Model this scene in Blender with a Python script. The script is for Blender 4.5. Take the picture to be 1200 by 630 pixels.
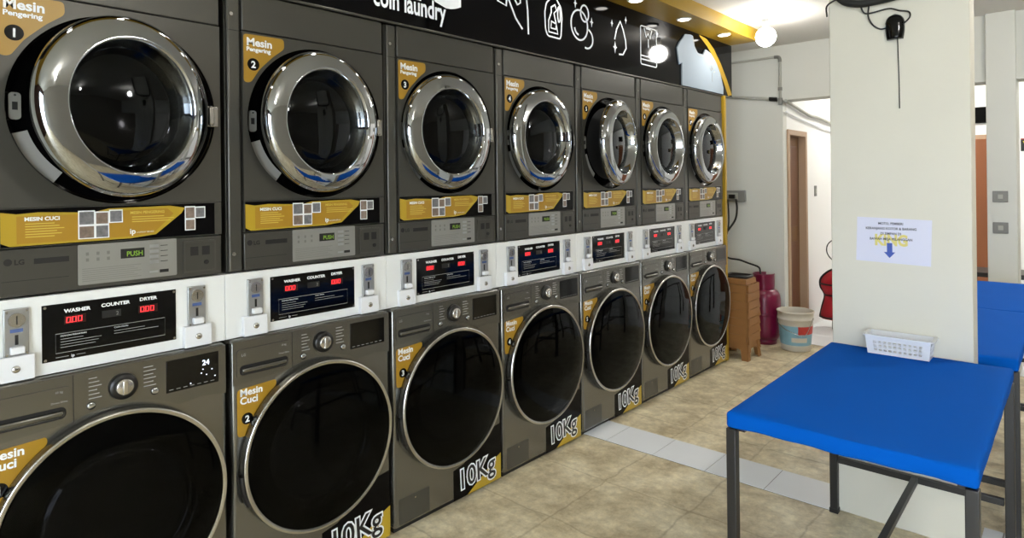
import bpy, bmesh, math, random
from mathutils import Vector, Matrix
PI = math.pi
for o in list(bpy.data.objects): bpy.data.objects.remove(o)
S = bpy.context.scene
C = S.collection

# ------------------------------------------------------------------ camera
CAMP = (2.2572, 0.0, 1.5338)
YAW, ROLL, FPX, CYPX = 0.7283, 0.0120, 746.76, 212.43
cd = bpy.data.cameras.new('camera'); cam = bpy.data.objects.new('camera', cd); C.objects.link(cam)
cd.sensor_fit = 'HORIZONTAL'; cd.sensor_width = 36.0; cd.lens = 36.0*FPX/1200.0
cd.shift_y = -(315.0-CYPX)/1200.0
cd.clip_start = 0.02
cam.matrix_world = Matrix.Translation(CAMP) @ Matrix.Rotation(YAW, 4, 'Z') @ Matrix.Rotation(PI/2, 4, 'X') @ Matrix.Rotation(-ROLL, 4, 'Z')
S.camera = cam
S.view_settings.view_transform = 'Standard'; S.view_settings.look = 'None'
S.view_settings.gamma = 1.0; S.view_settings.use_curve_mapping = False
S.view_settings.exposure = 0.0

# ------------------------------------------------------------------ light
w = bpy.data.worlds.new('sky'); S.world = w; w.use_nodes = True
w.node_tree.nodes['Background'].inputs[0].default_value = (0.80, 0.90, 1.0, 1)
w.node_tree.nodes['Background'].inputs[1].default_value = 15.0
BULB_W, SPOT_W, FAR_W, NEAR_W = 22.0, 4.0, 50.0, 52.0

# ------------------------------------------------------------------ materials
def srgb(r, g, b):
    f = lambda c: (c/255/12.92) if c/255 <= 0.04045 else ((c/255+0.055)/1.055)**2.4
    return (f(r), f(g), f(b), 1)
def mat(name, col, rough=0.5, metal=0.0, spec=0.5, emit=None, es=0.0, coat=0.0, noise=None, bump=0.0, bscale=40, stretch=None):
    m = bpy.data.materials.new(name); m.use_nodes = True
    nt = m.node_tree; p = nt.nodes['Principled BSDF']
    p.inputs['Base Color'].default_value = col
    p.inputs['Roughness'].default_value = rough
    p.inputs['Metallic'].default_value = metal
    p.inputs['Specular IOR Level'].default_value = spec
    p.inputs['Coat Weight'].default_value = coat
    p.inputs['Coat Roughness'].default_value = 0.05
    if emit: p.inputs['Emission Color'].default_value = emit; p.inputs['Emission Strength'].default_value = es
    tc = nt.nodes.new('ShaderNodeTexCoord')
    mp = nt.nodes.new('ShaderNodeMapping'); nt.links.new(tc.outputs['Object'], mp.inputs[0])
    if stretch: mp.inputs['Scale'].default_value = stretch
    if noise:
        sc, amt = noise
        n = nt.nodes.new('ShaderNodeTexNoise'); n.inputs['Scale'].default_value = sc; n.inputs['Detail'].default_value = 6
        nt.links.new(mp.outputs[0], n.inputs['Vector'])
        mr = nt.nodes.new('ShaderNodeMapRange'); mr.inputs[3].default_value = 1-amt; mr.inputs[4].default_value = 1+amt
        nt.links.new(n.outputs['Fac'], mr.inputs[0])
        mx = nt.nodes.new('ShaderNodeMix'); mx.data_type = 'RGBA'; mx.blend_type = 'MULTIPLY'; mx.inputs[0].default_value = 1
        mx.inputs[6].default_value = col; nt.links.new(mr.outputs[0], mx.inputs[7])
        nt.links.new(mx.outputs[2], p.inputs['Base Color'])
    if bump:
        n2 = nt.nodes.new('ShaderNodeTexNoise'); n2.inputs['Scale'].default_value = bscale; n2.inputs['Detail'].default_value = 5
        nt.links.new(mp.outputs[0], n2.inputs['Vector'])
        b = nt.nodes.new('ShaderNodeBump'); b.inputs['Strength'].default_value = bump; b.inputs['Distance'].default_value = 0.01
        nt.links.new(n2.outputs['Fac'], b.inputs['Height']); nt.links.new(b.outputs[0], p.inputs['Normal'])
    return m

M = {}
M['dryer'] = mat('dryer_paint', srgb(74, 73, 68), 0.38, 0.5, noise=(2.0, .06))
M['dryer_trim'] = mat('dryer_trim', srgb(84, 83, 78), 0.3, 0.6)
M['washer'] = mat('washer_metal', srgb(122, 121, 116), 0.24, 0.85, noise=(60, .04), stretch=(1, .02, 1))
M['washer_panel'] = mat('washer_panel', srgb(112, 111, 106), 0.24, 0.85)
M['groove'] = mat('groove', srgb(14, 14, 14), 0.6)
M['blackp'] = mat('black_plastic', srgb(16, 16, 17), 0.35)
M['blackgl'] = mat('black_gloss', srgb(6, 6, 7), 0.08, spec=.3)
M['signblack'] = mat('sign_acrylic', srgb(4, 4, 6), 0.07, spec=.13)
M['chrome'] = mat('chrome', srgb(172, 175, 178), 0.05, 1.0)
M['chromer'] = mat('brushed_chrome', srgb(190, 188, 184), 0.25, 1.0)
M['steel'] = mat('steel_plate', srgb(170, 172, 174), 0.35, 0.8)
M['silver'] = mat('silver_plate', srgb(150, 150, 146), 0.4, 0.5)
M['white'] = mat('white_sheet', srgb(225, 227, 226), 0.4, noise=(3, .02))
M['whitep'] = mat('white_plastic', srgb(222, 224, 228), 0.45)
M['letter'] = mat('white_lettering', srgb(235, 238, 240), 0.5)
M['letterdim'] = mat('grey_lettering', srgb(150, 150, 148), 0.5)
M['signletter'] = mat('sign_lettering', srgb(235, 240, 245), 0.5, emit=(.9, .95, 1, 1), es=.08)
M['gold'] = mat('gold_vinyl', srgb(160, 122, 32), 0.35)
M['goldb'] = mat('gold_banner', srgb(172, 144, 38), 0.3)
M['goldl'] = mat('light_gold', srgb(205, 180, 80), 0.35)
M['goldpaint'] = mat('gold_panel', srgb(158, 126, 30), 0.4, spec=.3)
M['red'] = mat('red_digit', srgb(255, 30, 30), 0.5, emit=(1, .03, .04, 1), es=3.0)
M['green'] = mat('green_digit', srgb(120, 160, 50), 0.5, emit=(.5, .8, .1, 1), es=.08)
M['whitedig'] = mat('white_digit', srgb(220, 225, 255), 0.5, emit=(.8, .85, 1, 1), es=1.5)
M['bluelab'] = mat('blue_label', srgb(74, 96, 150), 0.4)
M['lamp'] = mat('lamp_glow', (1, 1, 1, 1), 0.5, emit=(1, .96, .88, 1), es=14)
M['bulb'] = mat('bulb_glow', (1, 1, 1, 1), 0.5, emit=(1, .965, .9, 1), es=BULB_W*4.6)
M['fillnear'] = mat('fill_glow_near', (1, 1, 1, 1), 0.5, emit=(1, .965, .9, 1), es=NEAR_W*4.6)  # glow of the added, unseen bulbs over the main room
M['fillfar'] = mat('fill_glow_rear', (1, 1, 1, 1), 0.5, emit=(1, .965, .9, 1), es=FAR_W*4.6)  # glow of the added, unseen bulbs behind the beam
M['wall'] = mat('wall_paint', srgb(204, 205, 198), 0.7, noise=(1.6, .035), bump=.05, bscale=25)
M['pillar'] = mat('pillar_paint', srgb(207, 204, 191), 0.6, noise=(2.6, .05), bump=.06, bscale=18)
M['wallbright'] = mat('wall_white_paint', srgb(236, 236, 234), 0.7)  # whiter than wall_paint, for the corridor and back walls
M['ceil'] = mat('ceiling_paint', srgb(216, 214, 208), 0.75, noise=(1.2, .03))
M['tile'] = mat('white_tile', srgb(236, 239, 242), 0.25, noise=(5, .03))
M['grout'] = mat('grout', srgb(120, 118, 112), 0.8)
M['blue'] = mat('blue_cloth', srgb(2, 80, 172), 0.85, spec=.05, noise=(3, .05), bump=.12, bscale=9)
M['iron'] = mat('black_iron', srgb(30, 29, 29), 0.42)
M['magenta'] = mat('magenta_steel', srgb(106, 6, 50), 0.3, noise=(8, .06))
M['orange'] = mat('orange_plastic', srgb(138, 94, 46), 0.5, noise=(6, .08))
M['wood'] = mat('brown_wood', srgb(104, 70, 34), 0.5, noise=(14, .15), stretch=(1, 1, .1))
M['woodd'] = mat('dark_wood', srgb(96, 60, 36), 0.5, noise=(14, .15), stretch=(1, 1, .1))
M['frame'] = mat('beige_frame', srgb(170, 142, 116), 0.6)
M['redcloth'] = mat('red_fabric', srgb(165, 18, 34), 0.6, bump=.2, bscale=30)
M['grey'] = mat('grey_plastic', srgb(120, 120, 116), 0.5)
M['pipe'] = mat('grey_pipe', srgb(160, 160, 152), 0.5)
M['paper'] = mat('notice_paper', srgb(206, 208, 226), 0.5)
M['ink'] = mat('ink', srgb(60, 60, 70), 0.6)
M['inkblue'] = mat('blue_ink', srgb(60, 84, 165), 0.6)
M['inkyel'] = mat('yellow_ink', srgb(212, 200, 120), 0.6)
M['pail'] = mat('pail_white', srgb(198, 192, 178), 0.55, noise=(12, .12))
M['pailblue'] = mat('pail_blue_print', srgb(128, 172, 190), 0.5, noise=(14, .15))
M['pailred'] = mat('pail_red_print', srgb(180, 50, 44), 0.5, noise=(20, .25))
M['photo1'] = mat('photo_print_grey', srgb(110, 110, 112), 0.4, noise=(70, .8))
M['photo2'] = mat('photo_print_skin', srgb(120, 104, 92), 0.4, noise=(60, .9))
M['rub'] = mat('black_rubber', srgb(18, 18, 18), 0.5)

def tinted_glass(name, ior, tr_):
    m = bpy.data.materials.new(name); m.use_nodes = True; nt = m.node_tree
    nt.nodes.remove(nt.nodes['Principled BSDF']); out = nt.nodes['Material Output']
    tr = nt.nodes.new('ShaderNodeBsdfTransparent'); tr.inputs[0].default_value = (tr_, tr_, tr_*1.05, 1)
    gl = nt.nodes.new('ShaderNodeBsdfGlossy'); gl.inputs[0].default_value = (.9, .95, 1, 1); gl.inputs['Roughness'].default_value = .03
    fr = nt.nodes.new('ShaderNodeFresnel'); fr.inputs[0].default_value = ior
    mx = nt.nodes.new('ShaderNodeMixShader')
    nt.links.new(fr.outputs[0], mx.inputs[0]); nt.links.new(tr.outputs[0], mx.inputs[1]); nt.links.new(gl.outputs[0], mx.inputs[2])
    nt.links.new(mx.outputs[0], out.inputs[0]); return m
M['tint'] = tinted_glass('tinted_glass', 1.30, .14)
M['tintw'] = tinted_glass('dark_tinted_glass', 1.19, .17)
M['bowl'] = mat('glass_bowl', srgb(46, 48, 50), 0.08, 0.3, coat=.6)
M['drum'] = mat('steel_drum', srgb(90, 90, 92), 0.3, 0.9)

def floor_mat():
    m = bpy.data.materials.new('worn_stone_tiles'); m.use_nodes = True; nt = m.node_tree; p = nt.nodes['Principled BSDF']
    tc = nt.nodes.new('ShaderNodeTexCoord')
    n1 = nt.nodes.new('ShaderNodeTexNoise'); n1.inputs['Scale'].default_value = 4.2; n1.inputs['Detail'].default_value = 10; n1.inputs['Roughness'].default_value = .72
    n1.inputs['Distortion'].default_value = .2
    r1 = nt.nodes.new('ShaderNodeValToRGB'); e = r1.color_ramp.elements
    e[0].position = .33; e[0].color = srgb(172, 154, 120); e[1].position = .68; e[1].color = srgb(248, 238, 208)
    q = e.new(.5); q.color = srgb(214, 200, 166)
    n2 = nt.nodes.new('ShaderNodeTexNoise'); n2.inputs['Scale'].default_value = 24; n2.inputs['Detail'].default_value = 8; n2.inputs['Roughness'].default_value = .75
    mr = nt.nodes.new('ShaderNodeMapRange'); mr.inputs[1].default_value = .3; mr.inputs[2].default_value = .7; mr.inputs[3].default_value = .76; mr.inputs[4].default_value = 1.16
    mx = nt.nodes.new('ShaderNodeMix'); mx.data_type = 'RGBA'; mx.blend_type = 'MULTIPLY'; mx.inputs[0].default_value = 1
    br = nt.nodes.new('ShaderNodeTexBrick'); br.offset = 0.0; br.inputs['Scale'].default_value = 1.0
    br.inputs['Brick Width'].default_value = .46; br.inputs['Row Height'].default_value = .46; br.inputs['Mortar Size'].default_value = .009
    br.inputs['Mortar Smooth'].default_value = 1.0
    br.inputs['Color1'].default_value = (1, 1, 1, 1); br.inputs['Color2'].default_value = (.9, .9, .9, 1); br.inputs['Mortar'].default_value = (.52, .48, .42, 1)
    nw = nt.nodes.new('ShaderNodeTexNoise'); nw.inputs['Scale'].default_value = 7; nw.inputs['Detail'].default_value = 4
    vm = nt.nodes.new('ShaderNodeVectorMath'); vm.operation = 'MULTIPLY_ADD'; vm.inputs[1].default_value = (.05, .05, 0)
    nt.links.new(tc.outputs['Object'], nw.inputs['Vector']); nt.links.new(nw.outputs['Color'], vm.inputs[0]); nt.links.new(tc.outputs['Object'], vm.inputs[2])
    nt.links.new(vm.outputs[0], br.inputs['Vector'])
    mx2 = nt.nodes.new('ShaderNodeMix'); mx2.data_type = 'RGBA'; mx2.blend_type = 'MULTIPLY'; mx2.inputs[0].default_value = .55
    # dark chips of their own shape
    vo = nt.nodes.new('ShaderNodeTexVoronoi'); vo.inputs['Scale'].default_value = 1.7
    rv = nt.nodes.new('ShaderNodeMapRange'); rv.inputs[1].default_value = .035; rv.inputs[2].default_value = .07; rv.inputs[3].default_value = .5; rv.inputs[4].default_value = 1
    mx3 = nt.nodes.new('ShaderNodeMix'); mx3.data_type = 'RGBA'; mx3.blend_type = 'MULTIPLY'; mx3.inputs[0].default_value = .9
    L = nt.links.new
    L(tc.outputs['Object'], n1.inputs['Vector']); L(tc.outputs['Object'], n2.inputs['Vector']); L(vm.outputs[0], vo.inputs['Vector'])
    L(n1.outputs['Fac'], r1.inputs[0]); L(n2.outputs['Fac'], mr.inputs[0]); L(r1.outputs[0], mx.inputs[6]); L(mr.outputs[0], mx.inputs[7])
    L(mx.outputs[2], mx2.inputs[6]); L(br.outputs['Color'], mx2.inputs[7]); L(vo.outputs['Distance'], rv.inputs[0])
    L(mx2.outputs[2], mx3.inputs[6]); L(rv.outputs[0], mx3.inputs[7]); L(mx3.outputs[2], p.inputs['Base Color'])
    p.inputs['Roughness'].default_value = .42
    b = nt.nodes.new('ShaderNodeBump'); b.inputs['Strength'].default_value = .15; b.inputs['Distance'].default_value = .01
    L(n2.outputs['Fac'], b.inputs['Height']); L(b.outputs[0], p.inputs['Normal'])
    return m
M['floor'] = floor_mat()

# ------------------------------------------------------------------ mesh builder
class B:
    def __init__(s): s.bm = bmesh.new(); s.mats = []
    def mi(s, m):
        m = M[m] if isinstance(m, str) else m
        if m not in s.mats: s.mats.append(m)
        return s.mats.index(m)
    def _fin(s, faces, m, smooth=False):
        i = s.mi(m)
        for f in faces: f.material_index = i; f.smooth = smooth
        return faces
    def box(s, x0, x1, y0, y1, z0, z1, m, bev=0.0, seg=2):
        vs = [s.bm.verts.new(p) for p in [(x0,y0,z0),(x1,y0,z0),(x1,y1,z0),(x0,y1,z0),(x0,y0,z1),(x1,y0,z1),(x1,y1,z1),(x0,y1,z1)]]
        fs = [s.bm.faces.new([vs[i] for i in q]) for q in [(0,3,2,1),(4,5,6,7),(0,1,5,4),(1,2,6,5),(2,3,7,6),(3,0,4,7)]]
        s._fin(fs, m)
        if bev > 0:
            ed = list({e for f in fs for e in f.edges})
            r = bmesh.ops.bevel(s.bm, geom=ed, offset=bev, segments=seg, affect='EDGES', profile=.5, material=s.mi(m))
            for f in r['faces']: f.smooth = True
        return s
    def prism(s, pts, x0, x1, m, smooth=False):          # pts (y,z) counter-clockwise seen from +x
        a = [s.bm.verts.new((x0, y, z)) for y, z in pts]; b = [s.bm.verts.new((x1, y, z)) for y, z in pts]
        n = len(pts); fs = [s.bm.faces.new(b), s.bm.faces.new(a[::-1])]
        s._fin(fs, m)
        s._fin([s.bm.faces.new([a[i], a[(i+1) % n], b[(i+1) % n], b[i]]) for i in range(n)], m, smooth)
        return s
    def plate_hole(s, y0, y1, z0, z1, cy, cz, r, xa, xb, m, n=96):
        rings = []
        for x in (xb, xa):
            inn, out = [], []
            for k in range(n):
                t = 2*PI*k/n; dy, dz = math.cos(t), math.sin(t)
                inn.append(s.bm.verts.new((x, cy+r*dy, cz+r*dz)))
                q = []
                if dy > 1e-9: q.append((y1-cy)/dy)
                if dy < -1e-9: q.append((y0-cy)/dy)
                if dz > 1e-9: q.append((z1-cz)/dz)
                if dz < -1e-9: q.append((z0-cz)/dz)
                L = min(q); out.append(s.bm.verts.new((x, cy+L*dy, cz+L*dz)))
            rings.append((inn, out))
        (i1, o1), (i0, o0) = rings; fs = []; sm = []
        # snap nearest outer verts to corners
        for o in (o1, o0):
            for (yy, zz) in ((y0,z0),(y0,z1),(y1,z0),(y1,z1)):
                v = min(o, key=lambda v: (v.co.y-yy)**2+(v.co.z-zz)**2); v.co.y = yy; v.co.z = zz
        for k in range(n):
            j = (k+1) % n
            fs.append(s.bm.faces.new([i1[k], o1[k], o1[j], i1[j]]))
            fs.append(s.bm.faces.new([o1[k], o0[k], o0[j], o1[j]]))
            fs.append(s.bm.faces.new([i0[j], o0[j], o0[k], i0[k]]))
            sm.append(s.bm.faces.new([i1[j], i0[j], i0[k], i1[k]]))
        s._fin(fs, m); s._fin(sm, m, True); return s
    def lathe(s, prof, c, axis, m, n=64, smooth=True, a0=0, a1=2*PI):   # prof: (radius, along axis)
        ax = Vector(axis).normalized(); u = ax.orthogonal().normalized(); v = ax.cross(u)
        if abs(ax.x) > .9: u = Vector((0,1,0)); v = Vector((0,0,1)) * (1 if ax.x > 0 else -1)
        c = Vector(c); full = abs(a1-a0-2*PI) < 1e-6; N = n if full else n+1; rows = []
        for r, h in prof:
            if r < 1e-6: rows.append([s.bm.verts.new(c+ax*h)]*N); continue
            rows.append([s.bm.verts.new(c+ax*h+(u*math.cos(a0+(a1-a0)*k/n)+v*math.sin(a0+(a1-a0)*k/n))*r) for k in range(N)])
        fs = []
        for a, b in zip(rows[:-1], rows[1:]):
            for k in range(N if full else N-1):
                j = (k+1) % N; q = [a[k], a[j], b[j], b[k]]; q2 = []
                for vv in q:
                    if vv not in q2: q2.append(vv)
                if len(q2) >= 3:
                    try: fs.append(s.bm.faces.new(q2))
                    except ValueError: pass
        s._fin(fs, m, smooth); return s
    def cyl(s, c, axis, r, h, m, n=24, bev=0):
        b = min(bev, r*.4)
        pr = [(0,0),(r-b,0),(r,b),(r,h-b),(r-b,h),(0,h)] if b else [(0,0),(r,0),(r,h),(0,h)]
        s.lathe(pr, c, axis, m, n, smooth=False)
        return s
    def tube(s, pts, r, m, n=8, closed=False):
        P = [Vector(p) for p in pts]; rows = []; prev = None
        for i, p in enumerate(P):
            if closed: t = (P[(i+1) % len(P)]-P[i-1])
            else: t = (P[min(i+1, len(P)-1)]-P[max(i-1, 0)])
            t.normalize()
            if prev is None: u = t.orthogonal().normalized()
            else:
                u = prev - t*prev.dot(t); u.normalize()
            prev = u; v = t.cross(u)
            rows.append([s.bm.verts.new(p+(u*math.cos(2*PI*k/n)+v*math.sin(2*PI*k/n))*r) for k in range(n)])
        fs = []; R = list(zip(rows[:-1], rows[1:]))
        if closed: R.append((rows[-1], rows[0]))
        for a, b in R:
            for k in range(n): fs.append(s.bm.faces.new([a[k], a[(k+1) % n], b[(k+1) % n], b[k]]))
        s._fin(fs, m, True)
        if not closed: s._fin([s.bm.faces.new(rows[0][::-1]), s.bm.faces.new(rows[-1])], m)
        return s
    def text(s, body, x, y, z, size, m, off=0.0, ext=0.0004, xs=1.0, al='LEFT', rot=0.0, mtx=None):
        key = (body, round(off/size, 3), al)
        cu = bpy.data.curves.new('t', 'FONT'); cu.body = body; cu.size = 1; cu.offset = off/size; cu.align_x = al; cu.resolution_u = 3
        ob = bpy.data.objects.new('t', cu)
        me = bpy.data.meshes.new_from_object(ob)
        bpy.data.objects.remove(ob); bpy.data.curves.remove(cu)
        i = s.mi(m); vs = []
        for v in me.vertices:
            a, b = v.co.x*size*xs, v.co.y*size
            a, b = a*math.cos(rot)-b*math.sin(rot), a*math.sin(rot)+b*math.cos(rot)
            q = Vector((x+ext, y+a, z+b)) if mtx is None else mtx @ Vector((x+a, y+b, ext))
            vs.append(s.bm.verts.new(q))
        for pl in me.polygons:
            try: f = s.bm.faces.new([vs[k] for k in pl.vertices]); f.material_index = i
            except ValueError: pass
        bpy.data.meshes.remove(me); return s
    def stroke(s, pts, wd, x, m, closed=False, th=.002):   # a flat line of width wd on plane x
        n = len(pts); P = [Vector((0, p[0], p[1])) for p in pts]; L = []; R = []
        for i in range(n):
            a = P[i-1] if (closed or i > 0) else P[i]; b = P[(i+1) % n] if (closed or i < n-1) else P[i]
            t = (b-a).normalized(); nn = Vector((0, -t.z, t.y))*wd/2
            L.append(P[i]+nn); R.append(P[i]-nn)
        rng = range(n if closed else n-1)
        vl = [s.bm.verts.new((x+th, q.y, q.z)) for q in L]; vr = [s.bm.verts.new((x+th, q.y, q.z)) for q in R]
        bl = [s.bm.verts.new((x, q.y, q.z)) for q in L]; br = [s.bm.verts.new((x, q.y, q.z)) for q in R]
        fs = []
        for i in rng:
            j = (i+1) % n
            fs.append(s.bm.faces.new([vl[i], vr[i], vr[j], vl[j]])); fs.append(s.bm.faces.new([vl[i], vl[j], bl[j], bl[i]])); fs.append(s.bm.faces.new([vr[j], vr[i], br[i], br[j]]))
        s._fin(fs, m); return s
    def mesh(s, name):
        bmesh.ops.recalc_face_normals(s.bm, faces=s.bm.faces) if getattr(s, 'recalc', True) else None
        me = bpy.data.meshes.new(name); s.bm.to_mesh(me); s.bm.free()
        for m in s.mats: me.materials.append(m)
        return me
    def build(s, name, parent=None, loc=(0,0,0), rot=(0,0,0)):
        return put(name, s.mesh(name), parent, loc, rot)
def put(name, me, parent=None, loc=(0,0,0), rot=(0,0,0)):
    o = bpy.data.objects.new(name, me); C.objects.link(o); o.location = loc; o.rotation_euler = rot
    if parent: o.parent = parent
    return o
CACHE = {}
def cput(key, name, fn, parent, loc=(0,0,0), rot=(0,0,0)):
    if key not in CACHE:
        b = B(); fn(b); CACHE[key] = b.mesh(name)
    return put(name, CACHE[key], parent, loc, rot)
def empty(name, loc, rz=0.0):
    o = bpy.data.objects.new(name, None); C.objects.link(o); o.location = loc; o.rotation_euler = (0,0,rz); o.empty_display_size = .1
    return o
def tag(o, label, cat, group=None):
    o['label'] = label; o['category'] = cat
    if group: o['group'] = group
    return o
def struct(o): o['kind'] = 'structure'; return o
def circ(cy, cz, r, n=32, a0=0, a1=2*PI, ry=None):
    ry = ry or r
    return [(cy+r*math.cos(a0+(a1-a0)*k/n), cz+ry*math.sin(a0+(a1-a0)*k/n)) for k in range(n+(0 if abs(a1-a0-2*PI) < 1e-6 else 1))]
def rrect(y0, y1, z0, z1, r, n=5):
    p = []
    for cy, cz, a in ((y1-r, z1-r, 0), (y0+r, z1-r, PI/2), (y0+r, z0+r, PI), (y1-r, z0+r, 1.5*PI)):
        p += [(cy+r*math.cos(a+PI/2*k/n), cz+r*math.sin(a+PI/2*k/n)) for k in range(n+1)]
    return p
def rpoly(pts, r, n=4):                 # polygon with rounded corners
    out = []; N = len(pts)
    for i in range(N):
        p = Vector(pts[i]); a = (Vector(pts[i-1])-p); b = (Vector(pts[(i+1) % N])-p)
        rr = min(r, a.length*.45, b.length*.45); A = p+a.normalized()*rr; Bq = p+b.normalized()*rr
        for k in range(n+1):
            t = k/n; q = A*(1-t)**2+p*2*t*(1-t)+Bq*t*t; out.append((q.x, q.y))
    return out

# ------------------------------------------------------------------ setting
YS = 0.3017; PITCH = 0.70; ZP0, ZP1 = 0.9852, 1.2175; CEIL = 2.79; YW = 6.2; XC = 0.165
Y_END = YS+7*PITCH
XR, YB, YF = 4.9, -2.6, 9.0
b = B(); b.box(-1.0, XR, YB, YF, -.1, 0, 'floor'); struct(b.build('floor'))
b = B()
def tiles(b, x0, x1, y0, y1, sx, sy, ox=0, oy=0, h=.004):
    b.box(x0, x1, y0, y1, 0.0005, h*.5, 'grout')
    i = math.floor((x0-ox)/sx)
    while ox+i*sx < x1:
        j = math.floor((y0-oy)/sy)
        while oy+j*sy < y1:
            a, c = max(x0, ox+i*sx+.002), min(x1, ox+(i+1)*sx-.002); d, e = max(y0, oy+j*sy+.002), min(y1, oy+(j+1)*sy-.002)
            if c-a > .01 and e-d > .01: b.box(a, c, d, e, h*.5, h, 'tile')
            j += 1
        i += 1
tiles(b, 0.0, 1.392, 3.155, 3.43, .307, .275, .158, 3.155); struct(b.build('trim_1'))
b = B(); tiles(b, 1.932, XR, 3.155, 3.43, .307, .275, .158, 3.155); struct(b.build('trim_2'))
b = B(); tiles(b, XC+.002, XR, YW+.0, YF, .4, .4, XC, YW); struct(b.build('floor_corridor'))
b = B(); b.box(-1.0, XR, YB, YF, CEIL, CEIL+.1, 'ceil'); struct(b.build('ceiling'))
b = B(); b.box(-1.1, -.75, YB, YW, 0, CEIL, 'wall'); struct(b.build('wall_left'))
b = B(); b.box(-1.1, XC, YW, YW+.001+.0, 0, CEIL, 'wall'); b.bm.free()
# far wall of the alcove and the corridor wall running away from it (with a door opening)
DY0, DY1, DZ = 6.30, 6.86, 2.0
b = B(); b.box(-1.1, XC-.1, YW, YW+.1, 0, CEIL, 'wall'); b.box(XC-.1, XC, YW, YW+.0995, 0, CEIL, 'wall'); struct(b.build('wall_far_left'))
b = B()
b.box(XC-.1, XC, YW+.1, DY0, 0, CEIL, 'wallbright'); b.box(XC-.1, XC, DY0, DY1, DZ, CEIL, 'wallbright'); b.box(XC-.1, XC, DY1, YF, 0, CEIL, 'wallbright')
struct(b.build('wall_corridor'))
b = B(); b.box(XC-1.1, XR, YF, YF+.1, 0, CEIL, 'wallbright'); struct(b.build('wall_back'))
b = B(); b.box(XC, XR, YW, YW+.22, 2.27, CEIL, 'wall'); struct(b.build('trim_4'))
b = B(); b.box(XR, XR+.15, YB, YF, 0, CEIL, mat('side_wall_paint', srgb(150, 146, 136), .7)); struct(b.build('wall_right'))  # unseen side wall, tone guessed darker to suit the reflections
# front wall behind the camera; wide opening guessed to let in the daylight
b = B()
M['shopfront'] = mat('dark_shopfront', srgb(66, 40, 34), .5)  # guessed dark brown, for contrast in the chrome reflections
b.box(-1.0, 1.7, YB-.15, YB, 0, CEIL, 'shopfront'); b.box(4.6, XR, YB-.15, YB, 0, CEIL, 'shopfront'); b.box(1.7, 4.6, YB-.15, YB, 2.5, CEIL, 'shopfront')
struct(b.build('wall_front'))
b = B()
for x0, x1 in ((1.7, 3.15), (3.15, 4.6)):
    b.box(x0, x0+.05, YB-.1, YB-.05, 0, 2.5, 'iron'); b.box(x1-.05, x1, YB-.1, YB-.05, 0, 2.5, 'iron'); b.box(x0+.05, x1-.05, YB-.1, YB-.05, 2.45, 2.5, 'iron')
struct(b.build('window_1'))  # frames of the unseen, guessed daylight opening
b = B(); b.box(-6, XR+6, YB-8, YB-.15, -.12, -.02, mat('pavement', srgb(170, 168, 160), .8)); struct(b.build('ground'))
# pillars
b = B(); b.box(1.394, 1.927, 3.187, 3.325, 0, CEIL, 'pillar', .004); struct(b.build('wall_pillar'))
b = B(); b.box(1.715, 1.900, YW-.05, YW+.25, 0, CEIL, 'wall', .004); struct(b.build('wall_far_pillar'))

# corridor doorway
b = B()
b.box(XC-.105, XC+.015, DY0, DY0+.05, 0, DZ, 'frame'); b.box(XC-.105, XC+.015, DY1-.05, DY1, 0, DZ, 'frame'); b.box(XC-.105, XC+.015, DY0+.05, DY1-.05, DZ-.05, DZ, 'frame')
d1 = struct(b.build('door_1'))
b = B(); b.box(XC-.09, XC-.055, DY0+.052, DY1-.052, .01, DZ-.052, 'wood')
b.box(XC-.056, XC-.046, DY0+.12, DY1-.12, .15, .9, 'woodd', .004); b.box(XC-.056, XC-.046, DY0+.12, DY1-.12, 1.05, DZ-.15, 'woodd', .004); b.build('door_leaf', d1)
# brown door in the back wall
b = B(); b.box(.86, 1.66, YF-.03, YF, 0, 2.0, 'frame'); d2 = struct(b.build('door_2'))
b = B(); b.box(.91, 1.61, YF-.06, YF-.03, .01, 1.95, mat('orange_brown_wood', srgb(128, 74, 40), .5, noise=(10, .12), stretch=(1, 1, .1))); b.build('door_leaf', d2)

# ------------------------------------------------------------------ sign and soffit
b = B()
b.box(-.75, .235, YB, 5.40, 2.69, CEIL, 'goldpaint', 0)
struct(b.build('trim_3'))
sg = empty('shop_sign', (0, 2.9, 2.235))
tag(sg, 'long glossy black sign board with white laundry icons above the dryers', 'sign')
def sb(name, fn):
    q = B(); fn(q); return q.build(name, sg, loc=(0, -2.9, -2.235))
def f(q): q.box(-.75, 0, .0, 5.42, 2.24, 2.689, 'signblack')
sb('board', f)
def f(q): q.box(-.01, .010, .0, 5.42, 2.232, 2.243, 'dryer_trim', .003)
sb('lower_edge_strip', f)
def f(q):
    q.text('coin laundry', .001, 1.648, 2.300, .122, 'signletter', off=.0026, xs=.69)
    q.text('KING', .001, 1.36, 2.380, .36, 'signletter', off=.012, xs=.94)
sb('lettering', f)
W = .011
def icon(name, lines, wd=W):
    def f(q):
        for pts, cl in lines: q.stroke(pts, wd, .0005, 'signletter', cl)
    sb(name, f)
def star(cy, cz, r):
    def f(q): q.prism([(cy, cz+r), (cy-r*.2, cz+r*.2), (cy-r*.6, cz), (cy-r*.2, cz-r*.2), (cy, cz-r), (cy+r*.2, cz-r*.2), (cy+r*.6, cz), (cy+r*.2, cz+r*.2)], .0005, .002, 'signletter')
    sb('sparkle', f)
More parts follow.
